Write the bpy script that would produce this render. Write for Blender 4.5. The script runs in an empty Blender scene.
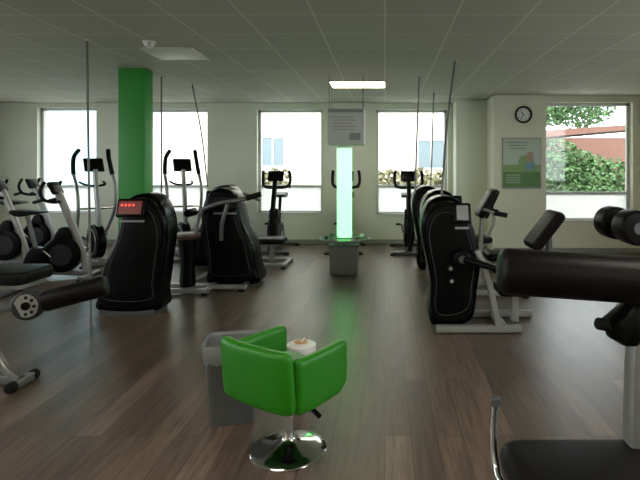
import bpy, bmesh, math, random
from mathutils import Vector, Matrix, Euler
random.seed(7)
scene = bpy.context.scene
scene.view_settings.view_transform = 'Standard'
scene.view_settings.exposure = 1.6

# ------------------------------------------------------------------ materials
def mat(name, col, rough=0.5, metal=0.0, spec=0.5, emit=None, estr=0.0, coat=0.0, noise=0.0, nscale=20.0, bump=0.0):
    m = bpy.data.materials.new(name); m.use_nodes = True
    nt = m.node_tree; b = nt.nodes['Principled BSDF']
    b.inputs['Base Color'].default_value = (*col, 1)
    b.inputs['Roughness'].default_value = rough
    b.inputs['Metallic'].default_value = metal
    b.inputs['Specular IOR Level'].default_value = spec
    b.inputs['Coat Weight'].default_value = coat
    if emit:
        b.inputs['Emission Color'].default_value = (*emit, 1)
        b.inputs['Emission Strength'].default_value = estr
    tc = nt.nodes.new('ShaderNodeTexCoord')
    n = nt.nodes.new('ShaderNodeTexNoise'); n.inputs['Scale'].default_value = nscale; n.inputs['Detail'].default_value = 4
    nt.links.new(tc.outputs['Object'], n.inputs['Vector'])
    if noise > 0:
        mx = nt.nodes.new('ShaderNodeMixRGB'); mx.blend_type = 'MIX'
        mx.inputs[1].default_value = (*[c*(1-noise) for c in col], 1)
        mx.inputs[2].default_value = (*[min(1, c*(1+noise)) for c in col], 1)
        nt.links.new(n.outputs['Fac'], mx.inputs[0]); nt.links.new(mx.outputs[0], b.inputs['Base Color'])
    if bump > 0:
        bp = nt.nodes.new('ShaderNodeBump'); bp.inputs['Strength'].default_value = bump; bp.inputs['Distance'].default_value = 0.01
        nt.links.new(n.outputs['Fac'], bp.inputs['Height']); nt.links.new(bp.outputs[0], b.inputs['Normal'])
    return m

M_black = mat('black_plastic', (0.002,0.002,0.0022), 0.34, noise=0.2, spec=.10)
M_shell = mat('shell_gloss', (0.0015,0.0017,0.0017), 0.24, noise=0.2, spec=0.08)
M_pad = mat('black_vinyl', (0.004,0.003,0.003), 0.42, noise=0.3, nscale=80, bump=0.08, spec=.12)
M_rubber = mat('rubber', (0.004,0.004,0.004), 0.7, noise=0.2, spec=.15)
M_silver = mat('silver_paint', (0.26,0.26,0.25), 0.35, 0.5, noise=0.05)
M_dsilver = mat('dark_silver_paint', (0.14,0.14,0.14), 0.35, 0.5, noise=0.05)
M_grey = mat('grey_paint', (0.07,0.073,0.077), 0.4, 0.2, noise=0.08)
M_dgrey = mat('dark_grey_plastic', (0.018,0.019,0.021), 0.4, 0.0, noise=0.08, spec=.2)
M_cord = mat('cable_grey', (0.13,0.13,0.125), 0.6, noise=0.08)
M_chrome = mat('chrome', (0.62,0.62,0.62), 0.12, 1.0)
M_white = mat('white_plastic', (0.58,0.58,0.56), 0.4, noise=0.03)
M_red = mat('red_display', (0.05,0.004,0.004), 0.3, emit=(1,0.03,0.02), estr=.02)
M_redtxt = mat('red_display_text', (0.6,0.1,0.1), 0.3, emit=(1,0.08,0.06), estr=.32)
M_screen = mat('dark_screen', (0.012,0.015,0.018), 0.12, spec=.3)
M_label = mat('grey_label', (0.20,0.21,0.21), 0.5, noise=0.05)
M_green = mat('green_leather', (0.012,0.145,0.0022), 0.42, noise=0.08, nscale=60, bump=0.05, spec=.3)
M_greenpaint = mat('green_paint', (0.013,0.21,0.020), 0.5, noise=0.05)
M_wall = mat('wall_paint', (0.56,0.58,0.49), 0.8, noise=0.03, nscale=6)
M_wallc = mat('wall_cream', (0.61,0.60,0.49), 0.8, noise=0.03, nscale=6)
M_trim = mat('trim_paint', (0.22,0.23,0.21), 0.5, noise=0.04)
M_frame = mat('window_frame_paint', (0.50,0.51,0.50), 0.4, noise=0.03)
M_lampgrey = mat('pedestal_grey', (0.09,0.10,0.09), 0.5, noise=0.08)
M_tube = mat('lamp_tube', (0.3,.6,0.4), 0.3, emit=(0.17,1.0,0.23), estr=1.15)
M_panel_on = mat('light_panel', (1,1,1), 0.4, emit=(1,0.90,0.68), estr=7.0)
M_panel_fill = mat('fill_panel_unseen', (1,1,1), 0.4, emit=(1,0.91,0.76), estr=6.5)  # glow for added out-of-view panels that brighten the interior
M_panel_off = mat('light_panel_unlit', (0.54,0.54,0.47), 0.5, noise=0.02)
M_bin = mat('bin_grey', (0.085,0.088,0.09), 0.45, noise=0.1)
M_brown = mat('seat_brown', (0.07,0.028,0.018), 0.45, noise=0.2)
M_orange = mat('wipe_orange', (0.5,0.27,0.12), 0.6, noise=0.1)
M_facade = mat('facade_render', (0.52,0.49,0.42), 0.9, noise=0.03, nscale=2)
M_facadeb = mat('facade_blue', (0.26,0.42,0.48), 0.9, noise=0.03, nscale=2)
M_ground = mat('outside_paving', (0.35,0.35,0.33), 0.9, noise=0.15, nscale=3)
M_leaf = mat('leaf_green', (0.038,0.088,0.022), 0.6, noise=0.6, nscale=3)
M_leafy = mat('leaf_olive', (0.12,0.11,0.055), 0.6, noise=0.5, nscale=3)
M_wood = mat('wood_brown', (0.11,0.048,0.033), 0.8, noise=0.3, nscale=8)
M_dglass = mat('dark_window', (0.12,0.15,0.17), 0.3, spec=.2)

def glass_mat(name, tint, gl):
    m = bpy.data.materials.new(name); m.use_nodes = True; nt = m.node_tree; nt.nodes.clear()
    o = nt.nodes.new('ShaderNodeOutputMaterial'); mx = nt.nodes.new('ShaderNodeMixShader')
    t = nt.nodes.new('ShaderNodeBsdfTransparent'); g = nt.nodes.new('ShaderNodeBsdfGlossy')
    t.inputs[0].default_value = (*tint, 1); g.inputs['Roughness'].default_value = 0.03
    mx.inputs[0].default_value = gl
    nt.links.new(t.outputs[0], mx.inputs[1]); nt.links.new(g.outputs[0], mx.inputs[2]); nt.links.new(mx.outputs[0], o.inputs[0])
    return m
M_glass = glass_mat('window_glass', (0.97,0.99,0.98), 0.03)
M_acryl = glass_mat('clear_acrylic', (0.70,0.93,0.82), 0.22)
def translucent_mat(name, col, fac=0.6):
    m = bpy.data.materials.new(name); m.use_nodes = True; nt = m.node_tree; nt.nodes.clear()
    o = nt.nodes.new('ShaderNodeOutputMaterial'); mx = nt.nodes.new('ShaderNodeMixShader')
    t = nt.nodes.new('ShaderNodeBsdfTranslucent'); g = nt.nodes.new('ShaderNodeBsdfDiffuse')
    t.inputs[0].default_value = (*col, 1); g.inputs[0].default_value = (*col, 1); mx.inputs[0].default_value = fac
    nt.links.new(t.outputs[0], mx.inputs[1]); nt.links.new(g.outputs[0], mx.inputs[2]); nt.links.new(mx.outputs[0], o.inputs[0])
    return m
M_frost = translucent_mat('frosted_pane', (0.78,0.79,0.77), 0.3)
M_liner = translucent_mat('bin_liner', (0.25,0.26,0.27), 0.6)

def floor_mat():
    m = bpy.data.materials.new('vinyl_planks'); m.use_nodes = True; nt = m.node_tree; b = nt.nodes['Principled BSDF']
    L = nt.links.new; N = nt.nodes.new
    tc = N('ShaderNodeTexCoord'); mp = N('ShaderNodeMapping'); mp.inputs['Rotation'].default_value = (0,0,math.radians(90))
    L(tc.outputs['Object'], mp.inputs['Vector'])
    br = N('ShaderNodeTexBrick'); br.offset = 0.37; br.inputs['Scale'].default_value = 1
    br.inputs['Brick Width'].default_value = 1.22; br.inputs['Row Height'].default_value = 0.15
    br.inputs['Mortar Size'].default_value = 0.0025; br.inputs['Mortar Smooth'].default_value = 0.3
    br.inputs['Color1'].default_value = (0.120,0.085,0.062,1); br.inputs['Color2'].default_value = (0.060,0.042,0.031,1)
    br.inputs['Mortar'].default_value = (0.026,0.019,0.015,1)
    L(mp.outputs[0], br.inputs['Vector'])
    mp2 = N('ShaderNodeMapping'); mp2.inputs['Scale'].default_value = (22,1.6,1)
    L(tc.outputs['Object'], mp2.inputs['Vector'])
    n = N('ShaderNodeTexNoise'); n.inputs['Scale'].default_value = 1.6; n.inputs['Detail'].default_value = 8; n.inputs['Roughness'].default_value = 0.65
    L(mp2.outputs[0], n.inputs['Vector'])
    r = N('ShaderNodeValToRGB'); r.color_ramp.elements[0].position = 0.34; r.color_ramp.elements[0].color = (0.55,0.55,0.55,1)
    r.color_ramp.elements[1].position = 0.66; r.color_ramp.elements[1].color = (1.35,1.35,1.35,1)
    L(n.outputs['Fac'], r.inputs[0])
    mx = N('ShaderNodeMixRGB'); mx.blend_type = 'MULTIPLY'; mx.inputs[0].default_value = 1
    L(br.outputs['Color'], mx.inputs[1]); L(r.outputs[0], mx.inputs[2]); L(mx.outputs[0], b.inputs['Base Color'])
    rr = N('ShaderNodeMapRange'); rr.inputs[3].default_value = 0.30; rr.inputs[4].default_value = 0.44
    L(n.outputs['Fac'], rr.inputs[0]); L(rr.outputs[0], b.inputs['Roughness'])
    b.inputs['Specular IOR Level'].default_value = .45
    bp = N('ShaderNodeBump'); bp.inputs['Strength'].default_value = 0.12; bp.inputs['Distance'].default_value = 0.004
    L(n.outputs['Fac'], bp.inputs['Height']); L(bp.outputs[0], b.inputs['Normal'])
    return m
def ceil_mat():
    m = bpy.data.materials.new('ceiling_tiles'); m.use_nodes = True; nt = m.node_tree; b = nt.nodes['Principled BSDF']
    L = nt.links.new; N = nt.nodes.new
    tc = N('ShaderNodeTexCoord')
    br = N('ShaderNodeTexBrick'); br.offset = 0.0; br.inputs['Scale'].default_value = 1
    br.inputs['Brick Width'].default_value = 0.625; br.inputs['Row Height'].default_value = 0.625
    br.inputs['Mortar Size'].default_value = 0.010; br.inputs['Mortar Smooth'].default_value = 0.1
    br.inputs['Color1'].default_value = (0.46,0.46,0.37,1); br.inputs['Color2'].default_value = (0.42,0.42,0.34,1)
    br.inputs['Mortar'].default_value = (0.62,0.62,0.52,1)
    L(tc.outputs['Object'], br.inputs['Vector'])
    n = N('ShaderNodeTexNoise'); n.inputs['Scale'].default_value = 120; L(tc.outputs['Object'], n.inputs['Vector'])
    mx = N('ShaderNodeMixRGB'); mx.blend_type = 'MULTIPLY'; mx.inputs[0].default_value = 0.25
    L(br.outputs['Color'], mx.inputs[1]); L(n.outputs['Fac'], mx.inputs[2]); L(mx.outputs[0], b.inputs['Base Color'])
    b.inputs['Roughness'].default_value = 0.8
    return m
M_floor = floor_mat(); M_ceil = ceil_mat()

# ------------------------------------------------------------------ mesh helpers
def finish(bm, name, material, parent=None, smooth=True, ang=35):
    bmesh.ops.recalc_face_normals(bm, faces=bm.faces[:])
    me = bpy.data.meshes.new(name); bm.to_mesh(me); bm.free()
    if smooth:
        for p in me.polygons: p.use_smooth = True
        me.set_sharp_from_angle(angle=math.radians(ang))
    me.materials.append(material)
    o = bpy.data.objects.new(name, me); scene.collection.objects.link(o)
    if parent: o.parent = parent
    return o
def empty(name, loc=(0,0,0), rz=0.0):
    e = bpy.data.objects.new(name, None); e.location = loc; e.rotation_euler = (0,0,math.radians(rz))
    e.empty_display_size = 0.2; scene.collection.objects.link(e); return e
def box(name, c, s, m, parent=None, rot=(0,0,0), bevel=0.0, seg=3):
    bm = bmesh.new(); bmesh.ops.create_cube(bm, size=1)
    bmesh.ops.scale(bm, vec=s, verts=bm.verts)
    if bevel > 0: bmesh.ops.bevel(bm, geom=bm.edges[:], offset=min(bevel, min(s)*0.48), segments=seg, profile=0.5, affect='EDGES')
    bmesh.ops.transform(bm, matrix=Matrix.Translation(c) @ Euler([math.radians(a) for a in rot]).to_matrix().to_4x4(), verts=bm.verts)
    return finish(bm, name, m, parent)
def boxes(name, lst, m, parent=None):
    bm = bmesh.new()
    for (x0,x1,y0,y1,z0,z1) in lst:
        r = bmesh.ops.create_cube(bm, size=1)
        bmesh.ops.scale(bm, vec=(x1-x0,y1-y0,z1-z0), verts=r['verts'])
        bmesh.ops.translate(bm, vec=((x0+x1)/2,(y0+y1)/2,(z0+z1)/2), verts=r['verts'])
    return finish(bm, name, m, parent, smooth=False)
def catmull(pts, n=6, closed=False):
    P = [Vector(p) for p in pts]; out = []; N = len(P)
    rng = range(N if closed else N-1)
    for i in rng:
        if closed: a,b,c,d = P[(i-1)%N],P[i],P[(i+1)%N],P[(i+2)%N]
        else: a,b,c,d = P[max(i-1,0)],P[i],P[i+1],P[min(i+2,N-1)]
        for k in range(n):
            t = k/n
            out.append(0.5*((2*b)+(c-a)*t+(2*a-5*b+4*c-d)*t*t+(3*b-a-3*c+d)*t*t*t))
    if not closed: out.append(P[-1])
    return out
def sweep(name, pts, r, m, parent=None, r2=None, n=12, smooth=True, ex=2.0, closed=False, radii=None, res=6):
    P = catmull(pts, res, closed) if smooth and len(pts) > 2 else [Vector(p) for p in pts]
    r2 = r2 or r
    bm = bmesh.new(); rings = []
    up = Vector((0,0,1))
    t0 = (P[1]-P[0]).normalized()
    if abs(t0.dot(up)) > 0.95: up = Vector((0,1,0)) if abs(t0.y) < .9 else Vector((1,0,0))
    N = len(P)
    for i,p in enumerate(P):
        if closed: t = (P[(i+1)%N]-P[i-1]).normalized()
        else: t = (P[min(i+1,N-1)]-P[max(i-1,0)]).normalized()
        up = (up - t*up.dot(t)).normalized(); s = t.cross(up)
        k = 1.0
        if radii: 
            f = i/(N-1)*(len(radii)-1); j = min(int(f), len(radii)-2); k = radii[j]+(radii[j+1]-radii[j])*(f-j)
        ring = []
        for a in range(n):
            th = 2*math.pi*a/n; c, sn = math.cos(th), math.sin(th)
            c = math.copysign(abs(c)**(2/ex), c); sn = math.copysign(abs(sn)**(2/ex), sn)
            ring.append(bm.verts.new(p + s*(r*k*c) + up*(r2*k*sn)))
        rings.append(ring)
    for i in range(N if closed else N-1):
        A, B = rings[i], rings[(i+1)%N]
        for a in range(n): bm.faces.new((A[a],A[(a+1)%n],B[(a+1)%n],B[a]))
    if not closed:
        bm.faces.new(rings[0]); bm.faces.new(rings[-1])
    return finish(bm, name, m, parent)
def cyl(name, p1, p2, r, m, parent=None, r2=None, n=28, bevel=0.0):
    p1, p2 = Vector(p1), Vector(p2); d = p2-p1; L = d.length
    r2 = r if r2 is None else r2
    prof = []
    if bevel > 0:
        for k in range(5):
            a = math.pi/2*k/4; prof.append((r-bevel+bevel*math.sin(a), bevel-bevel*math.cos(a)))
        for k in range(5):
            a = math.pi/2*k/4; prof.append((r2-bevel+bevel*math.cos(a), L-bevel+bevel*math.sin(a)))
    else: prof = [(r,0),(r2,L)]
    return lathe(name, prof, m, parent, p1, d, n)
def lathe(name, prof, m, parent=None, origin=(0,0,0), axis=(0,0,1), n=32, cap=True):
    q = Vector(axis).normalized().to_track_quat('Z','Y'); o = Vector(origin)
    bm = bmesh.new(); rings = []
    for (r,z) in prof:
        rings.append([bm.verts.new(o + q @ Vector((max(r,1e-4)*math.cos(2*math.pi*a/n), max(r,1e-4)*math.sin(2*math.pi*a/n), z))) for a in range(n)])
    for A,B in zip(rings, rings[1:]):
        for a in range(n): bm.faces.new((A[a],A[(a+1)%n],B[(a+1)%n],B[a]))
    if cap: bm.faces.new(rings[0]); bm.faces.new(rings[-1])
    return finish(bm, name, m, parent)
def torus(name, c, axis, R, r, m, parent=None):
    q = Vector(axis).normalized().to_track_quat('Z','Y'); c = Vector(c)
    pts = [c + q @ Vector((R*math.cos(2*math.pi*a/36), R*math.sin(2*math.pi*a/36), 0)) for a in range(36)]
    return sweep(name, pts, r, m, parent, smooth=False, closed=True)
def loft(name, secs, m, parent=None, n=48, cap0=True, cap1=True, jit=0.0):
    bm = bmesh.new(); rings = []
    ph = [random.uniform(-1,1) for _ in range(n)]
    for k,(cx,cy,z,rx,ry,ex) in enumerate(secs):
        ring = []
        for a in range(n):
            th = 2*math.pi*(a+.5)/n; c, s = math.cos(th), math.sin(th)
            c = math.copysign(abs(c)**(2/ex), c); s = math.copysign(abs(s)**(2/ex), s)
            j = 1+jit*ph[a]*(1 if k % 2 else .3)
            ring.append(bm.verts.new((cx+rx*c*j, cy+ry*s*j, z+jit*0.5*ph[(a*3)%n]*(1 if k==0 else 0))))
        rings.append(ring)
    for A,B in zip(rings, rings[1:]):
        for a in range(n): bm.faces.new((A[a],A[(a+1)%n],B[(a+1)%n],B[a]))
    if cap0: bm.faces.new(rings[0])
    if cap1: bm.faces.new(rings[-1])
    return finish(bm, name, m, parent)
def prism(name, prof, thick, m, parent=None, mtx=None, bevel=0.02, seg=4, smooth_prof=0):
    """prof = list (x,z); extruded along y from -thick/2 to thick/2"""
    if smooth_prof: prof = [(v.x, v.z) for v in catmull([(x,0,z) for x,z in prof], smooth_prof, True)]
    bm = bmesh.new(); vs = [bm.verts.new((x,-thick/2,z)) for x,z in prof]
    f = bm.faces.new(vs)
    r = bmesh.ops.extrude_face_region(bm, geom=[f])
    nv = [g for g in r['geom'] if isinstance(g, bmesh.types.BMVert)]
    bmesh.ops.translate(bm, vec=(0,thick,0), verts=nv)
    bm.normal_update()
    if bevel > 0:
        ed = [e for e in bm.edges if abs(e.verts[0].co.y-e.verts[1].co.y) < 1e-6]
        bmesh.ops.bevel(bm, geom=ed, offset=bevel, segments=seg, profile=0.5, affect='EDGES', clamp_overlap=True)
    if mtx: bmesh.ops.transform(bm, matrix=mtx, verts=bm.verts)
    return finish(bm, name, m, parent, ang=40)
def rrect(x0,x1,z0,z1,r,n=6):
    if not isinstance(r,(list,tuple)): r=[r]*4   # bl, br, tr, tl
    out=[]
    for (cx,cz,a0,rr) in ((x0+r[0],z0+r[0],180,r[0]),(x1-r[1],z0+r[1],270,r[1]),(x1-r[2],z1-r[2],0,r[2]),(x0+r[3],z1-r[3],90,r[3])):
        for k in range(n+1):
            a=math.radians(a0+90*k/n); out.append((cx+rr*math.cos(a),cz+rr*math.sin(a)))
    return out
def T(loc, rot=(0,0,0)):
    return Matrix.Translation(loc) @ Euler([math.radians(a) for a in rot]).to_matrix().to_4x4()
def pad(name, c, s, parent, rot=(0,0,0), m=None, r=0.06, bevel=0.03):
    return prism(name, rrect(-s[0]/2,s[0]/2,-s[2]/2,s[2]/2,r), s[1], m or M_pad, parent, T(c,rot), bevel=min(bevel,s[1]*.45))

# ------------------------------------------------------------------ room shell
H = 2.89; XL, XR, YB, YF = -8.2, 4.68, 10.3, -3.0
box('floor', ((XL+XR)/2,(YF+10.6)/2,-0.05), (XR-XL+.6,10.6-YF+.3,0.1), M_floor)
box('ceiling', ((XL+XR)/2,(YF+10.6)/2,H+0.08), (XR-XL+.6,10.6-YF+.3,0.16), M_ceil)
def wall_open(name, x0, x1, y0, y1, opens, m, along='x'):
    L=[]; x=x0
    for (a,b,z0,z1) in opens:
        L.append((x,a,y0,y1,0,H)); L.append((a,b,y0,y1,0,z0)); L.append((a,b,y0,y1,z1,H)); x=b
    L.append((x,x1,y0,y1,0,H))
    if along=='y': L=[(c,d,a,b,e,f) for a,b,c,d,e,f in L]
    return boxes(name, L, m)
W = [(-7.17,-5.95,0.6,2.80),(-4.90,-3.65,0.6,2.77),(-2.64,-1.28,0.6,2.76),(-0.19,1.29,0.58,2.76)]
wall_open('wall_back', XL, 2.0, YB, YB+.3, W, M_wall)
W5 = (2.95,4.56,0.56,2.76)
wall_open('wall_back_right', 2.0, XR, 9.2, 9.5, [W5], M_wallc)
boxes('wall_return', [(2.0,2.2,9.5,10.6,0,H)], M_wallc)
W_fill=[(-2.3,-.1,.6,2.76),(.6,2.8,.6,2.76),(3.5,5.7,.6,2.76),(6.4,8.6,.6,2.76)]  # added side-wall openings, out of view, to bring in fill daylight
wall_open('wall_left', YF, 10.6, XL-.2, XL, W_fill, M_wallc, 'y')
wall_open('wall_right', YF, 9.5, XR, XR+.2, W_fill[:3], M_wallc, 'y')
boxes('wall_front', [(XL-.2,XR+.2,YF-.2,YF,0,H)], M_wallc)
box('wall_column', (1.70,10.07,H/2), (0.6,0.46,H), M_wall, bevel=0.01)
box('pillar_green', (-3.40,6.82,H/2), (0.36,0.24,H), M_greenpaint, bevel=0.012)
boxes('baseboard_back', [(XL,1.40,YB-.02,YB,0,.08)], M_trim)
boxes('baseboard_right', [(2.0,XR,9.18,9.2,0,.08)], M_trim)
def window(i, x0,x1,z0,z1,y, trans, along='x', inside=1):
    e = empty('window_%d'%i, (0,0,0))
    t=.055; yb=y+.12*inside; d=.06*inside
    def q(L):
        L=[(a,b,min(c,dd),max(c,dd),f,g) for a,b,c,dd,f,g in L]
        return L if along=='x' else [(c,dd,a,b,f,g) for a,b,c,dd,f,g in L]
    L=[(x0,x0+t,yb,yb+d,z0,z1),(x1-t,x1,yb,yb+d,z0,z1),(x0,x1,yb,yb+d,z0,z0+t),(x0,x1,yb,yb+d,z1-t,z1),(x0,x1,yb-.01,yb+d,trans-.025,trans+.025)]
    boxes('frame', q(L), M_frame, e)
    boxes('sill', q([(x0,x1,y-.03*inside,yb,z0,z0+.03)]), M_frame, e)
    boxes('glass', q([(x0+t,x1-t,yb+.4*d,yb+.5*d,trans+.025,z1-t)]), M_glass, e)
    boxes('lower_pane', q([(x0+t,x1-t,yb+.4*d,yb+.5*d,z0+t,trans-.025)]), M_frost, e)
for i,w in enumerate(W): window(i+1, *w, YB, 1.17)
window(5, *W5, 9.2, 1.08)
for i,w in enumerate(W_fill): window(6+i, *w, XL, 1.17, 'y', -1)  # left side: unseen windows added for fill light
for i,w in enumerate(W_fill[:3]): window(10+i, *w, XR, 1.17, 'y', 1)  # right side: unseen windows added for fill light

# ceiling fittings
def panel(x,y,m,w=1.23,d=.6):
    e = empty('ceiling_light_panel',(x,y,H))
    box('diffuser',(0,0,-.006),(w-.05,d-.05,.01),m,e,bevel=.002)
    boxes('rim',[(-w/2,w/2,-d/2,-d/2+.025,-.012,0),(-w/2,w/2,d/2-.025,d/2,-.012,0),(-w/2,-w/2+.025,-d/2,d/2,-.012,0),(w/2-.025,w/2,-d/2,d/2,-.012,0)],M_panel_off,e)
panel(-.43,8.0,M_panel_on,.9,.6)
panel(-2.45,5.85,M_panel_off,.60,.60); panel(-6.5,6.9,M_panel_off,.62,.62)
for x in (-5,-1.5,2): panel(x,-1.2,M_panel_fill)  # added fill panels behind the camera, unseen
for x in (-5,-1.5,2): panel(x,1.6,M_panel_fill)  # second row of added fill panels, above the frame
e = empty('smoke_detector',(-2.50,5.3,H))
lathe('body',[(.0,-.055),(.04,-.055),(.055,-.03),(.06,0)],M_white,e)
lathe('ring',[(.068,-.012),(.072,0)],M_frame,e)

# clock and poster
e = empty('wall_clock',(2.54,9.2,2.53))
lathe('rim',[(.145,.0),(.158,.02),(.158,.04),(.14,.05),(.125,.03),(.125,.02)],M_black,e,axis=(0,-1,0),cap=False)
lathe('face',[(.0,.022),(.130,.022),(.130,.028),(.0,.028)],M_white,e,axis=(0,-1,0))
for k in range(12):
    a=math.radians(30*k); box('tick_%d'%k,(.107*math.sin(a),-.032,.107*math.cos(a)),(.010,.004,.026),M_black,e,rot=(0,math.degrees(a),0))
box('hour_hand',(-.02,-.035,.025),(.014,.004,.075),M_black,e,rot=(0,-40,0)); box('minute_hand',(-.02,-.038,-.035),(.010,.004,.10),M_black,e,rot=(0,30,0))
M_pg = mat('poster_green',(0.06,0.17,0.03),.5,noise=.5,nscale=5); M_pw=mat('poster_white',(.36,.43,.36),.5,noise=.06); M_pl=mat('poster_lime',(.18,.29,.09),.5,noise=.2); M_pb=mat('poster_blue',(.12,.24,.28),.5,noise=.3); M_skin=mat('poster_peach',(.34,.21,.15),.5,noise=.2)
e = empty('wall_poster',(2.51,9.2,1.64))
box('frame',(0,-.012,0),(.72,.02,.93),M_silver,e,bevel=.004)
box('sheet',(0,-.024,0),(.68,.006,.89),M_pw,e)
box('landscape',(0,-.029,-.30),(.68,.004,.28),M_pg,e)
box('field',(0,-.028,-.1),(.68,.004,.14),M_pl,e)
prism('apple',[(.14*math.cos(a*.3)+.02,.13*math.sin(a*.3)) for a in range(21)],.004,M_pl,e,T((.06,-.033,.02)),bevel=0)
prism('figure',rrect(-.06,.06,-.13,.13,.055),.004,M_skin,e,T((.15,-.037,.08)),bevel=0)
prism('figure_shirt',rrect(-.09,.09,-.1,.05,.03),.004,M_pb,e,T((.15,-.04,-.03)),bevel=0)
for k in range(3): box('headline_%d'%k,(-.1+.02*k,-.029,.38-.055*k),(.40-.06*k,.004,.022),M_trim,e)
for k in range(4): box('text_%d'%k,(-.16,-.034,-.22-.045*k),(.26,.004,.014),M_pw,e)

# ------------------------------------------------------------------ glowing lamp column + hanging sign
e = empty('light_column_lamp',(-.60,7.4,0))
box('pedestal',(0,0,.205),(.40,.40,.41),M_lampgrey,e,bevel=.012)
box('pedestal_top',(0,0,.425),(.43,.43,.03),M_grey,e,bevel=.008)
lathe('socket',[(.13,.44),(.13,.50),(.115,.53),(.1,.53)],M_silver,e)
lathe('tube',[(.085,.53),(.110,.54),(.110,1.84),(.085,1.86)],M_tube,e,n=40)
lathe('tube_cap',[(.112,1.84),(.112,1.88),(.09,1.9)],M_white,e)
lathe('glass_shelf',[(.12,.50),(.36,.50),(.365,.51),(.36,.52),(.12,.52)],M_acryl,e,cap=False,n=48)
torus('shelf_rim',(0,0,.51),(0,0,1),.362,.010,M_label,e)
for k in range(4):
    a=math.radians(45+90*k); cyl('shelf_strut_%d'%k,(.12*math.cos(a),.12*math.sin(a),.47),(.33*math.cos(a),.33*math.sin(a),.495),.008,M_chrome,e)
for k,(a,c) in enumerate(((20,M_white),(140,M_leaf),(200,M_grey),(-60,M_white))):
    a=math.radians(a); cyl('cup_%d'%k,(.27*math.cos(a),.27*math.sin(a),.52),(.27*math.cos(a),.27*math.sin(a),.56),.03,c,e,bevel=.006)
M_sign = mat('sign_panel',(.40,.41,.38),.5,noise=.04)
e = empty('hanging_sign',(-.56,7.35,0))
box('sign_box',(0,0,2.15),(.52,.40,.52),M_sign,e,bevel=.008)
box('sign_header',(0,-.203,2.37),(.50,.006,.05),M_label,e)
for k in range(5): box('sign_text_%d'%k,(-.04+.02*(k%2),-.203,2.28-.045*k),(.34-.04*(k%3),.004,.010),M_label,e)
box('sign_picture',(.13,-.203,2.0),(.16,.004,.10),M_label,e)
for k,(x,y) in enumerate(((-.24,-.18),(.24,-.18),(-.24,.18),(.24,.18))): cyl('hanger_%d'%k,(x,y,2.41),(x,y,H),.004,M_grey,e)

# ------------------------------------------------------------------ ceiling cables
def cable(p,q,sag=0.0,r=.012):
    e = empty('ceiling_power_cable',(0,0,0))
    p=Vector(p); q=Vector(q); mid=(p+q)/2+Vector((sag,0,0))
    sweep('cord',[p,mid,q],r,M_cord,e,n=8)
    lathe('ceiling_rose',[(.0,-.02),(.02,-.02),(.025,0)],M_panel_off,e,origin=q)
cable((-3.06,5.2,.0),(-3.1,5.2,H)); cable((-3.22,7.2,.95),(-3.22,7.2,H)); cable((-2.75,7.75,1.25),(-3.05,7.9,H),.03)
cable((.56,4.95,1.25),(.87,6.2,H),-.02); cable((.72,7.9,1.2),(.86,8.8,H)); cable((.42,7.0,1.2),(.49,7.2,H))

# ------------------------------------------------------------------ circuit strength machines
PROF_A = [(-.38,.03),(-.37,.25),(-.31,.55),(-.19,.83),(-.13,1.08),(-.07,1.22),(.07,1.28),(.20,1.26),(.30,1.13),(.35,.91),(.32,.62),(.27,.25),(.23,.03)]
PROF_B = [(-.17,.04),(-.18,.45),(-.25,.82),(-.27,1.04),(-.2,1.22),(-.07,1.28),(.07,1.25),(.17,1.13),(.25,.92),(.30,.66),(.27,.4),(.2,.08)]
def inset(prof, k, cx=0, cz=.62): return [(cx+(x-cx)*k, cz+(z-cz)*(k+.03)) for x,z in prof]
def tower(e, prof, thick, screen, flip=1, scr=(.02,1.12), sw=.28):
    P=[(x*flip,z) for x,z in prof]
    prism('shell',P,thick,M_shell,e,smooth_prof=5,bevel=.06,seg=5)
    mx=sum(p[0] for p in P)/len(P)
    prism('front_cover',inset(P,.84,mx),.03,M_black,e,T((0,-thick/2-.004,0)),smooth_prof=5,bevel=.012)
    prism('rear_cover',inset(P,.84,mx),.03,M_black,e,T((0,thick/2+.004,0)),smooth_prof=5,bevel=.012)
    q=[Vector((x,-thick/2-.018,z)) for x,z in inset(P,.74,mx)]
    sweep('cover_line',q,.0022,M_grey,e,closed=True,n=6)
    sx,sz=scr[0]*flip,scr[1]
    box('screen_bezel',(sx,-thick/2-.035,sz),(sw+.06,.05,.20),M_black,e,rot=(-18,0,0),bevel=.02)
    box('screen',(sx,-thick/2-.062,sz+.008),(sw,.006,.14),screen,e,rot=(-18,0,0))
    if screen is M_red:
        for j,row in enumerate((4,5)):
            for k in range(row): box('glyph_%d_%d'%(j,k),(sx-.080+.040*k,-thick/2-.0665-.0115*(.5-j),sz+.034-.045*j),(.024,.004,.026),M_redtxt,e,rot=(-18,0,0))
    box('label_strip',(sx,-thick/2-.025,sz-.14),(sw+.02,.01,.022),M_label,e,rot=(-5,0,0),bevel=.004)
def seat_unit(e, x, y, seat_z=.42):
    pad('seat',(x,y,seat_z),(.42,.09,.40),e,rot=(90,0,0))
    box('seat_plate',(x,y,seat_z-.06),(.30,.26,.03),M_silver,e,bevel=.008)
    sweep('seat_post',[(x,y,.05),(x,y,seat_z-.05)],.04,M_silver,e,ex=4)
def rails(e, x0, x1, ys, z=.045, m=None):
    for k,y in enumerate(ys):
        sweep('rail_%d'%k,[(x0,y,z),(x1,y,z)],.035,m or M_silver,e,r2=.03,ex=4)
    for k,x in enumerate((x0+.04,x1-.04)):
        sweep('crossbar_%d'%k,[(x,min(ys)-.06,z),(x,max(ys)+.06,z)],.035,m or M_silver,e,r2=.025,ex=4)
        for y in (min(ys)-.05,max(ys)+.05): cyl('foot_%d'%k,(x,y,0),(x,y,.03),.04,M_rubber,e)

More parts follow.
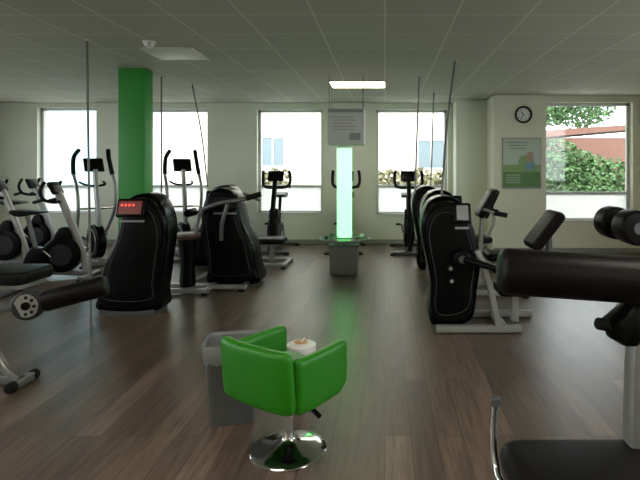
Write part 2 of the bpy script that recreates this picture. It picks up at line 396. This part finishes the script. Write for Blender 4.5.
# left row, nearest
e = empty('strength_training_machine',(-2.66,5.45,0))
tower(e, PROF_A, .34, M_red, 1, scr=(.0,1.13), sw=.24)
cyl('pivot_cap',(.02,-.17,.62),(.02,-.205,.62),.045,M_black,e,bevel=.01)
boxes('base_plate',[(-.36,.22,-.16,.16,0,.05)],M_grey,e)
# second on the left, with stool seat and arms
e = empty('strength_training_machine',(-2.06,6.75,0))
tower(e, PROF_A, .46, M_screen, -1, scr=(.02,1.10))
boxes('base_plate',[(-.22,.36,-.2,.2,0,.05)],M_grey,e)
rails(e,-.80,-.10,(-.62,-.34)); rails(e,-.5,.30,(-.42,.34))
lathe('stool_column',[(.09,.07),(.10,.12),(.085,.30),(.11,.60),(.12,.66)],M_black,e,origin=(-.42,-.46,0))
lathe('stool_seat',[(.10,.66),(.145,.67),(.155,.70),(.145,.73),(.0,.74)],M_brown,e,origin=(-.42,-.46,0))
sweep('lever_arm_0',[(-.28,-.34,1.02),(-.05,-.38,1.10),(.2,-.36,1.14),(.42,-.30,1.20)],.028,M_dsilver,e)
sweep('lever_arm_1',[(-.28,-.34,1.02),(-.34,-.36,.85),(-.36,-.36,.62)],.026,M_dsilver,e)
sweep('lever_arm_2',[(-.05,-.30,.62),(-.02,-.36,.85),(.06,-.37,1.1)],.026,M_dsilver,e)
cyl('grip',(.28,-.35,1.16),(.46,-.29,1.215),.036,M_rubber,e,bevel=.01)
pad('arm_pad',(-.42,-.36,.98),(.10,.22,.10),e)
# third left
e = empty('strength_training_machine',(-2.62,8.0,0))
tower(e, PROF_A, .46, M_screen, 1, scr=(.02,1.10))
boxes('base_plate',[(-.36,.22,-.2,.2,0,.05)],M_grey,e)
rails(e,.1,1.10,(-.28,.2))
seat_unit(e,.82,-.04,.40)
sweep('lever_arm',[(.2,-.3,1.1),(.45,-.34,1.15),(.7,-.3,1.05)],.026,M_dsilver,e)

# right row nearest
e = empty('strength_training_machine',(.62,4.95,0))
tower(e, PROF_B, .36, M_label, 1, scr=(.11,1.12), sw=.11)
boxes('base_plate',[(-.16,.22,-.16,.16,0,.06)],M_grey,e)
sweep('front_leg',[(.24,-.25,.78),(.33,-.25,.55),(.40,-.25,.28),(.44,-.25,.05)],.04,M_silver,e,ex=4,r2=.03)
sweep('floor_rail',[(-.14,-.25,.04),(.66,-.25,.04)],.035,M_silver,e,ex=4)
sweep('floor_rail_back',[(-.14,.25,.04),(.9,.25,.04)],.035,M_silver,e,ex=4)
sweep('cross_rail',[(.5,-.25,.045),(.5,.28,.045)],.035,M_silver,e,ex=4)
sweep('lever',[(.12,-.27,.70),(.26,-.30,.66),(.44,-.32,.60),(.58,-.32,.46)],.05,M_black,e,r2=.03,radii=[1.3,1.1,.9,.8])
cyl('lever_hub',(.10,-.17,.70),(.10,-.31,.70),.085,M_black,e,bevel=.02); cyl('lever_hub_cap',(.10,-.31,.70),(.10,-.318,.70),.035,M_grey,e)
for k,(x,z) in enumerate(((-.0,.60),(.01,.48))):
    cyl('adjuster_%d'%k,(x,-.17,z),(x,-.23,z),.032,M_black,e,bevel=.008); cyl('adjuster_cap_%d'%k,(x,-.23,z),(x,-.236,z),.018,M_label,e)
pad('seat',(.66,.0,.36),(.36,.09,.36),e,rot=(90,0,0)); sweep('seat_post',[(.66,0,.04),(.66,0,.33)],.04,M_silver,e,ex=4)
prism('backrest',rrect(-.055,.055,-.23,.23,.05),.36,M_pad,e,T((1.0,.15,.92),(0,38,0)),bevel=.03)
sweep('back_post',[(.66,.0,.30),(.9,.1,.40),(1.04,.15,.62),(1.05,.15,.88)],.028,M_dsilver,e,ex=4)
# right row, second
e = empty('strength_training_machine',(.72,6.3,0))
tower(e, PROF_B, .46, M_screen, 1, scr=(.04,1.12))
boxes('base_plate',[(-.16,.22,-.18,.18,0,.06)],M_grey,e)
rails(e,-.05,1.0,(-.28,.28))
seat_unit(e,.75,0,.45)
sweep('frame_post',[(.45,.0,.06),(.48,0,.6),(.52,0,1.02)],.03,M_silver,e,ex=4)
sweep('handle_0',[(.52,0,1.0),(.50,-.2,1.04),(.62,-.24,1.0),(.74,-.24,.98)],.018,M_silver,e)
sweep('handle_1',[(.52,0,1.0),(.50,.2,1.04),(.62,.24,1.0),(.74,.24,.98)],.018,M_silver,e)
cyl('grip_0',(.60,-.24,1.005),(.76,-.24,.975),.030,M_rubber,e,bevel=.008); cyl('grip_1',(.60,.24,1.005),(.76,.24,.975),.030,M_rubber,e,bevel=.008)
prism('backrest',rrect(-.045,.045,-.19,.19,.04),.32,M_pad,e,T((.55,.0,1.10),(0,30,0)),bevel=.03)
# right row, third
e = empty('strength_training_machine',(.68,7.75,0))
tower(e, PROF_B, .46, M_screen, 1, scr=(.04,1.12))
boxes('base_plate',[(-.16,.22,-.18,.18,0,.06)],M_grey,e)
rails(e,-.05,1.0,(-.28,.28))
seat_unit(e,.75,0,.45)
prism('backrest',rrect(-.05,.05,-.24,.24,.045),.36,M_pad,e,T((.93,.0,1.0),(0,25,0)),bevel=.03)
sweep('back_post',[(.97,0,1.0),(1.0,0,.7),(.8,0,.3)],.026,M_silver,e,ex=4)

# right edge machine with round pads
e = empty('abdominal_machine',(2.5,4.5,0))
sweep('post',[(0,0,.05),(0,0,.9),(-.05,0,1.25)],.04,M_silver,e,ex=4)
sweep('arm',[(0,0,1.0),(-.2,0,1.06),(-.42,.0,1.04)],.03,M_silver,e)
for k,y in enumerate((-.30,.08)):
    cyl('roller_pad_%d'%k,(-.36,y,1.04),(-.36,y+.22,1.04),.15,M_pad,e,bevel=.03); cyl('roller_cap_%d'%k,(-.36,y-.01,1.04),(-.36,y,1.04),.05,M_grey,e)
cyl('roller_axle',(-.36,-.3,1.04),(-.36,.3,1.04),.025,M_chrome,e)
rails(e,-.35,.7,(-.3,.3)); pad('seat',(.35,0,.48),(.42,.09,.4),e,rot=(90,0,0)); sweep('seat_post',[(.35,0,.05),(.35,0,.44)],.04,M_silver,e,ex=4)
pad('backrest',(.62,0,.85),(.10,.36,.55),e,r=.045)
sweep('back_post',[(.35,0,.4),(.66,0,.45),(.68,0,.8)],.03,M_silver,e,ex=4)

# ------------------------------------------------------------------ foreground machines
e = empty('leg_curl_machine',(.9,1.8,0))
cyl('roller_pad',(-.49,0,1.180),(.30,-.02,1.13),.083,M_pad,e,bevel=.03,n=40)
cyl('roller_axle',(.28,-.02,1.132),(.42,-.02,1.12),.02,M_chrome,e)
sweep('lever_arm',[(.42,-.02,1.12),(.43,.0,1.0),(.40,.05,.6)],.035,M_silver,e,ex=4,r2=.02)
sweep('main_post',[(.06,.06,1.04),(.03,.06,.8),(.02,.06,.04)],.028,M_silver,e,ex=4,r2=.04)
loft('clamp',[(0.0,.05,.90,.03,.03,3),(-.02,.04,.93,.06,.045,3),(-.02,.04,.99,.075,.05,3),(.01,.05,1.03,.05,.045,3),(.02,.05,1.06,.035,.035,3)],M_black,e)
cyl('clamp_knob',(-.06,.03,.97),(-.13,.02,.985),.022,M_rubber,e,bevel=.008)
pad('seat',(-.07,-.10,.485),(.82,.085,.42),e,rot=(90,0,0),r=.09,bevel=.035)
box('seat_plate',(-.04,-.1,.42),(.5,.3,.04),M_black,e,bevel=.01)
sweep('side_handle',[(-.485,.08,.68),(-.492,.08,.58),(-.490,.06,.46),(-.45,.0,.40),(-.2,0,.40)],.014,M_chrome,e)
cyl('handle_grip',(-.484,.08,.655),(-.485,.08,.69),.018,M_grey,e,bevel=.006)
sweep('seat_post',[(-.1,0,.42),(-.1,0,.05)],.04,M_silver,e,ex=4)
sweep('base_rail',[(-.3,.0,.04),(.5,.0,.04)],.04,M_silver,e,ex=4)
for k,x in enumerate((-.3,.5)): sweep('base_foot_%d'%k,[(x,-.3,.04),(x,.3,.04)],.035,M_silver,e,ex=4)

e = empty('leg_extension_machine',(-2.85,3.55,0))
cyl('hub',(.32,.03,.58),(.34,-.05,.585),.105,M_dgrey,e,bevel=.02,n=36)
cyl('hub_ring',(.34,-.05,.585),(.341,-.058,.585),.08,M_silver,e,n=36)
cyl('hub_cap',(.341,-.058,.585),(.343,-.068,.585),.028,M_black,e)
for k in range(8):
    a=math.radians(45*k); cyl('hub_hole_%d'%k,(.341+.058*math.cos(a),-.057,.585+.058*math.sin(a)),(.341+.058*math.cos(a),-.062,.585+.058*math.sin(a)),.012,M_rubber,e,n=12)
cyl('roller_pad',(.42,.0,.60),(.83,.08,.70),.075,M_pad,e,bevel=.03,n=36)
cyl('roller_axle',(.33,-.01,.585),(.43,.0,.60),.03,M_chrome,e)
sweep('hub_arm',[(.32,.03,.58),(.15,.04,.56),(-.1,.05,.50),(-.4,.06,.46)],.045,M_grey,e,ex=4,r2=.03)
sweep('front_leg',[(-.4,.05,.46),(-.12,.05,.38),(.04,.04,.24),(.14,.02,.12),(.26,.0,.05)],.028,M_dsilver,e,ex=3)
sweep('front_foot',[(.27,-.08,.035),(.27,.10,.035)],.03,M_dsilver,e,ex=4)
for k,y in enumerate((-.10,.12)): cyl('foot_cap_%d'%k,(.27,y-.03,.035),(.27,y+.03,.035),.036,M_rubber,e,bevel=.01)
pad('seat',(-.15,.45,.70),(.50,.10,.42),e,rot=(90,0,0),r=.09)
box('seat_plate',(-.15,.45,.63),(.4,.3,.04),M_silver,e,bevel=.01)
sweep('seat_post',[(-.3,.45,.62),(-.35,.3,.3),(-.4,.2,.05)],.04,M_silver,e,ex=4)
pad('backrest',(-.52,.45,1.0),(.10,.42,.6),e,r=.045)
sweep('back_post',[(-.3,.45,.6),(-.55,.45,.66),(-.58,.45,.95)],.03,M_silver,e,ex=4)
sweep('base_rail',[(-.7,.1,.04),(.24,.02,.04)],.035,M_dsilver,e,ex=4); sweep('rear_foot',[(-.7,-.2,.04),(-.7,.5,.04)],.035,M_silver,e,ex=4)

# ------------------------------------------------------------------ cardio machines
def bike(loc, rz, dark=False, s=1.0):
    e = empty('stationary_exercise_bike', loc, rz); e.scale=(s,s,s)
    F = M_grey if dark else M_dsilver
    hr = .026 if dark else .023
    for k,x in enumerate((-.48,.5)):
        sweep('floor_bar_%d'%k,[(x,-.28,.035),(x,.28,.035)],.04,F,e,r2=.03,ex=4)
        for y in (-.27,.27): cyl('bar_foot',(x,y,0),(x,y,.03),.045,M_rubber,e)
    sweep('spine',[(-.48,0,.06),(-.1,0,.10),(.5,0,.06)],.05,F,e,r2=.035,ex=4)
    cyl('flywheel_housing',(.16,-.075,.34),(.16,.075,.34),.25,M_black,e,bevel=.03,n=40)
    cyl('housing_disc_l',(.16,-.083,.34),(.16,-.075,.34),.15,M_dgrey,e); cyl('housing_disc_r',(.16,.075,.34),(.16,.083,.34),.15,M_dgrey,e)
    prism('body_shroud',[(-.32,.14),(.1,.12),(.27,.5),(.25,.70),(.12,.70),(-.02,.44),(-.24,.44)],.15,M_black,e,smooth_prof=4,bevel=.03)
    sweep('seat_post',[(-.16,0,.3),(-.30,0,.88)],.028,M_black if dark else F,e)
    prism('saddle',[(-.47,.92),(-.46,.97),(-.30,.96),(-.12,.95),(-.08,.92),(-.2,.90),(-.36,.88)],.22,M_pad,e,smooth_prof=4,bevel=.05)
    sweep('handle_mast',[(.48,0,.06),(.40,0,.40),(.24,0,.85),(.10,0,1.20)],.048,M_black if dark else M_silver,e,r2=.038,ex=3)
    box('console',(.06,0,1.27),(.05,.27,.19),M_black,e,rot=(0,-28,0),bevel=.02)
    box('console_screen',(.030,0,1.278),(.006,.20,.12),M_screen,e,rot=(0,-28,0))
    for s_ in (-1,1):
        sweep('handlebar_%s'%('l' if s_>0 else 'r'),[(.13,0,1.08),(.10,s_*.14,1.08),(.02,s_*.22,1.12),(-.02,s_*.235,1.24),(.03,s_*.22,1.36)],hr,M_rubber,e)
        sweep('handle_lower_%s'%('l' if s_>0 else 'r'),[(.02,s_*.22,1.12),(-.12,s_*.2,1.08)],hr,M_rubber,e,smooth=False)
        cyl('crank_%s'%('l' if s_>0 else 'r'),(.05,s_*.10,.32),(.05+s_*.12,s_*.11,.32-s_*.12),.014,M_chrome,e)
        box('pedal_%s'%('l' if s_>0 else 'r'),(.05+s_*.12,s_*.17,.32-s_*.12),(.10,.09,.03),M_rubber,e,bevel=.008)
def elliptical(loc, rz):
    e = empty('elliptical_trainer', loc, rz)
    for k,x in enumerate((-.75,.72)):
        sweep('floor_bar_%d'%k,[(x,-.3,.035),(x,.3,.035)],.04,M_silver,e,r2=.03,ex=4)
        for y in (-.29,.29): cyl('bar_foot',(x,y,0),(x,y,.03),.045,M_rubber,e)
    sweep('spine',[(-.75,0,.06),(0,0,.07),(.72,0,.06)],.045,M_silver,e,ex=4)
    cyl('flywheel',(.42,-.07,.36),(.42,.07,.36),.28,M_black,e,bevel=.03,n=40)
    torus('flywheel_ring',(.42,-.075,.36),(0,1,0),.20,.012,M_silver,e); torus('flywheel_ring_b',(.42,.075,.36),(0,1,0),.20,.012,M_silver,e)
    sweep('mast',[(.52,0,.3),(.50,0,.8),(.40,0,1.3),(.36,0,1.52)],.045,M_silver,e,r2=.035,ex=3)
    box('console',(.30,0,1.60),(.05,.30,.24),M_black,e,rot=(0,-24,0),bevel=.025)
    box('console_screen',(.268,0,1.61),(.006,.22,.14),M_screen,e,rot=(0,-24,0))
    sweep('fixed_handle',[(.2,-.18,1.32),(.38,-.14,1.28),(.42,0,1.26),(.38,.14,1.28),(.2,.18,1.32)],.018,M_rubber,e)
    for s_,ph in ((-1,.12),(1,-.12)):
        t='l' if s_>0 else 'r'
        sweep('swing_arm_'+t,[(-.02+ph,s_*.25,.28),(.25+ph*.6,s_*.26,.55),(.45,s_*.27,.9),(.42-ph*.4,s_*.27,1.25),(.24-ph,s_*.25,1.5),(.20-ph,s_*.22,1.74),(.30-ph,s_*.18,1.84)],.026,M_silver,e)
        sweep('arm_grip_'+t,[(.28-ph*.9,s_*.255,1.44),(.215-ph,s_*.24,1.6),(.20-ph,s_*.22,1.74),(.30-ph,s_*.18,1.845)],.034,M_rubber,e)
        sweep('pedal_beam_'+t,[(.42,s_*.14,.36-ph),(0,s_*.17,.30),(-.62,s_*.17,.22+ph*.5)],.028,M_silver,e,ex=4)
        pad('foot_plate_'+t,(-.35+ph,s_*.17,.31),(.38,.05,.15),e,rot=(90,0,0),r=.05,bevel=.015)
        cyl('crank_'+t,(.42,s_*.10,.36),(.42,s_*.11,.36-ph),.02,M_chrome,e)
        cyl('pivot_'+t,(.50,0,.9),(.455,s_*.27,.9),.018,M_chrome,e)
bike((-4.68,7.0,0), 8); bike((-5.10,6.0,0), 5); bike((-6.4,9.0,0), 0); bike((-6.15,7.9,0),5)
elliptical((-5.0,8.4,0), -42); elliptical((-3.68,8.9,0), -55)
bike((-2.06,9.5,0), -90, True, 1.1); bike((-.74,9.5,0), -90, True, 1.1); bike((.44,9.4,0), -90, True, 1.1)

# ------------------------------------------------------------------ green swivel chair
e = empty('swivel_chair',(-.53,2.75,0),-33)
lathe('base_disc',[(.205,0),(.208,.008),(.20,.016),(.15,.028),(.08,.045),(.045,.06),(.035,.075)],M_chrome,e,n=56)
cyl('gas_column',(0,0,.05),(0,0,.22),.026,M_chrome,e); cyl('gas_piston',(0,0,.2),(0,0,.35),.020,M_chrome,e)
box('mechanism',(0,0,.335),(.16,.16,.03),M_black,e,bevel=.008)
sweep('height_lever',[(.03,0,.33),(.15,-.02,.315),(.21,-.03,.285)],.007,M_black,e)
cyl('lever_knob',(.20,-.03,.288),(.255,-.035,.265),.013,M_black,e,bevel=.004)
box('seat_cushion',(0,.0,.405),(.38,.40,.12),M_green,e,bevel=.035,seg=5)
# gently curved padded back and arms joined at the rear corners
def curved_panel(name, pts, z0, z1, lean=0.0, th=.034, cut0=.05, cut1=.05):
    """upholstered panel following pts in plan, rounded on all edges"""
    P = catmull([(x,y,0) for x,y in pts], 8); N=len(P); bm=bmesh.new(); rings=[]
    Ls=[0]
    for a,b in zip(P,P[1:]): Ls.append(Ls[-1]+(b-a).length)
    LT=Ls[-1]
    for i,p in enumerate(P):
        t=(P[min(i+1,N-1)]-P[max(i-1,0)]).normalized(); s=Vector((-t.y,t.x,0))
        def rc(d,c):   # corner rounding: how much shorter the panel is near its end
            return 0 if d>=c else c-math.sqrt(max(0,c*c-(c-d)**2))
        lo=z0+max(rc(Ls[i],cut0),rc(LT-Ls[i],cut1)); hi=z1-max(rc(Ls[i],.035),rc(LT-Ls[i],.045))
        k=min(1,math.sqrt(max(0,min(Ls[i],LT-Ls[i]))/.025)) if min(Ls[i],LT-Ls[i])<.025 else 1
        k=max(k,.25); zc=(lo+hi)/2; hz=(hi-lo)/2
        ring=[]
        for a in range(28):
            th_=2*math.pi*a/28; c,sn=math.cos(th_),math.sin(th_)
            c=math.copysign(abs(c)**(2/3.0),c); sn=math.copysign(abs(sn)**(2/9.0),sn)
            z=zc+hz*sn
            ring.append(bm.verts.new(p+s*(th*k*c)-Vector((0,1,0))*lean*(z-z0)+Vector((0,0,z))))
        rings.append(ring)
    for A,B in zip(rings,rings[1:]):
        for a in range(28): bm.faces.new((A[a],A[(a+1)%28],B[(a+1)%28],B[a]))
    bm.faces.new(rings[0]); bm.faces.new(rings[-1])
    return finish(bm,name,M_green,e,ang=60)
curved_panel('backrest',[(-.245,-.185),(-.215,-.215),(-.12,-.232),(0,-.236),(.12,-.232),(.205,-.218),(.235,-.19)],.335,.65,.08,.036,.06,.04)
for s_ in (-1,1):
    curved_panel('armrest_%s'%('r' if s_>0 else 'l'),[(s_*.222,-.20),(s_*.238,-.10),(s_*.238,.05),(s_*.225,.21)],.325,.60,0,.033,.03,.11)

# ------------------------------------------------------------------ bin
e = empty('waste_bin',(-.945,3.11,0),12)
loft('body',[(0,0,.0,.125,.10,6),(0,0,.01,.13,.105,6),(0,0,.46,.165,.135,6),(0,0,.47,.172,.142,6),(0,0,.48,.172,.142,6),(0,0,.48,.16,.13,6),(0,0,.40,.155,.125,6),(0,0,.03,.12,.095,6)],M_bin,e)
loft('bin_liner',[(0,0,.385,.168,.140,5),(0,0,.42,.174,.146,5),(0,0,.478,.177,.149,5),(0,0,.492,.170,.142,5),(0,0,.478,.154,.126,5),(0,0,.35,.144,.117,5),(0,0,.1,.11,.09,4)],M_liner,e,n=64,cap0=False,jit=.025)

# wipes dispenser bucket
e = empty('wipes_dispenser',(-.55,3.28,0))
lathe('canister',[(.075,0),(.085,.01),(.09,.35),(.088,.36)],M_white,e)
lathe('lid',[(.095,.355),(.098,.37),(.095,.395),(.06,.405),(.03,.405)],M_white,e)
lathe('opening',[(.03,.4055),(.045,.409),(.02,.411)],M_orange,e)
sweep('wipe',[(0,0,.40),(.01,.0,.42),(.02,.01,.43)],.014,M_white,e,r2=.004)

# ------------------------------------------------------------------ outside
box('outside_ground',(0,12,-.35),(90,60,.1),M_ground)
e = empty('neighbour_building',(0,20,0))
wins=[(-4.9,-4.05,1.65,2.75),(1.35,2.35,1.55,2.65)]
boxes('facade',[(-9,3.6,0,.3,-.3,8)],M_facade,e)
boxes('facade_side_wing',[(-22,-9,-.2,.3,-.3,8)],M_facadeb,e)
for k,(a,b,c,d) in enumerate(wins):
    boxes('pane_%d'%k,[(a,b,-.03,0,c,d)],M_dglass,e); boxes('pane_frame_%d'%k,[(a-.06,a,-.06,0,c-.06,d+.06),(b,b+.06,-.06,0,c-.06,d+.06),(a,b,-.06,0,d,d+.06),(a,b,-.06,0,c-.06,c),((a+b)/2-.03,(a+b)/2+.03,-.06,0,c,d)],M_frame,e)
def foliage(bm, c, s, n, size):
    for _ in range(n):
        while True:
            v=Vector((random.uniform(-1,1),random.uniform(-1,1),random.uniform(-1,1)))
            if .3<v.length<1: break
        p=Vector((c[0]+v.x*s[0],c[1]+v.y*s[1],c[2]+v.z*s[2])); q=Euler((random.uniform(0,6),random.uniform(0,6),random.uniform(0,6))).to_matrix()
        k=size*random.uniform(.6,1.3)
        bm.faces.new([bm.verts.new(p+q@Vector(w)) for w in ((0,-k,0),(k*.6,0,k*.15),(0,k,0),(-k*.6,0,k*.15))])
def bush(blobs, n=900, size=.1):
    bm=bmesh.new()
    for c,s in blobs: foliage(bm,c,s,n,size)
    return bm
def mk(bm,name,m,parent=None):
    me=bpy.data.meshes.new(name); bm.to_mesh(me); bm.free(); me.materials.append(m)
    o=bpy.data.objects.new(name,me); scene.collection.objects.link(o); o.parent=parent; return o
mk(bush([((x,16.5,.6),(.8,.5,.95)) for x in (-4.4,-3.6,-.4,.4,1.2,2.0)],700,.1),'outdoor_hedge',M_leafy)
e = empty('garden_shed',(7.2,17.3,0))
boxes('shed_wall',[(-2.2,3,0,2.5,-.3,2.6)],M_wood,e)
prism('shed_roof',[(-2.4,2.55),(3.4,3.05),(3.4,3.2),(-2.4,2.80)],2.6,M_wood,e,T((0,1.2,0)),bevel=0)
mk(bush([((5.5,16.1,1.25),(1.2,.5,1.25)),((7.4,16.1,.65),(1.6,.5,1.2)),((5.0,16.2,1.0),(.9,.5,1.2)),((6.5,16.1,.8),(1,.5,1.3))],2400,.085),'ivy_bush',M_leaf)
boxes('garden_fence',[(3.4,12,14.0,14.1,-.3,.85)],M_facade)
e = empty('garden_tree',(8.8,28,0))
sweep('trunk',[(0,0,-.3),(.1,0,2),(0,0,4)],.2,M_wood,e)
mk(bush([((.0,0,4.8),(1.8,1.5,1.0)),((2.2,0,5.0),(1.8,1.5,1.3)),((-1.0,0,4.5),(1.4,1,.8))],1500,.13),'crown',M_leaf,e)

# ------------------------------------------------------------------ light
w = bpy.data.worlds.new('sky'); scene.world=w; w.use_nodes=True
bg = w.node_tree.nodes['Background']; bg.inputs[0].default_value=(.90,.95,1.0,1); bg.inputs[1].default_value=2.6
s = bpy.data.lights.new('sun','SUN'); s.energy=2.2; s.angle=.05; s.color=(1,.96,.88)
so = bpy.data.objects.new('sun',s); so.rotation_euler=(math.radians(45),0,0); scene.collection.objects.link(so)

# ------------------------------------------------------------------ camera
cd = bpy.data.cameras.new('camera'); cam = bpy.data.objects.new('camera',cd); scene.collection.objects.link(cam)
cam.location=(0,0,1.55); cam.rotation_euler=(math.radians(90),0,0)
cd.sensor_width=36; cd.lens=36*500/640; cd.shift_x=-65/640; cd.shift_y=-72/640; cd.clip_end=200
scene.camera=cam
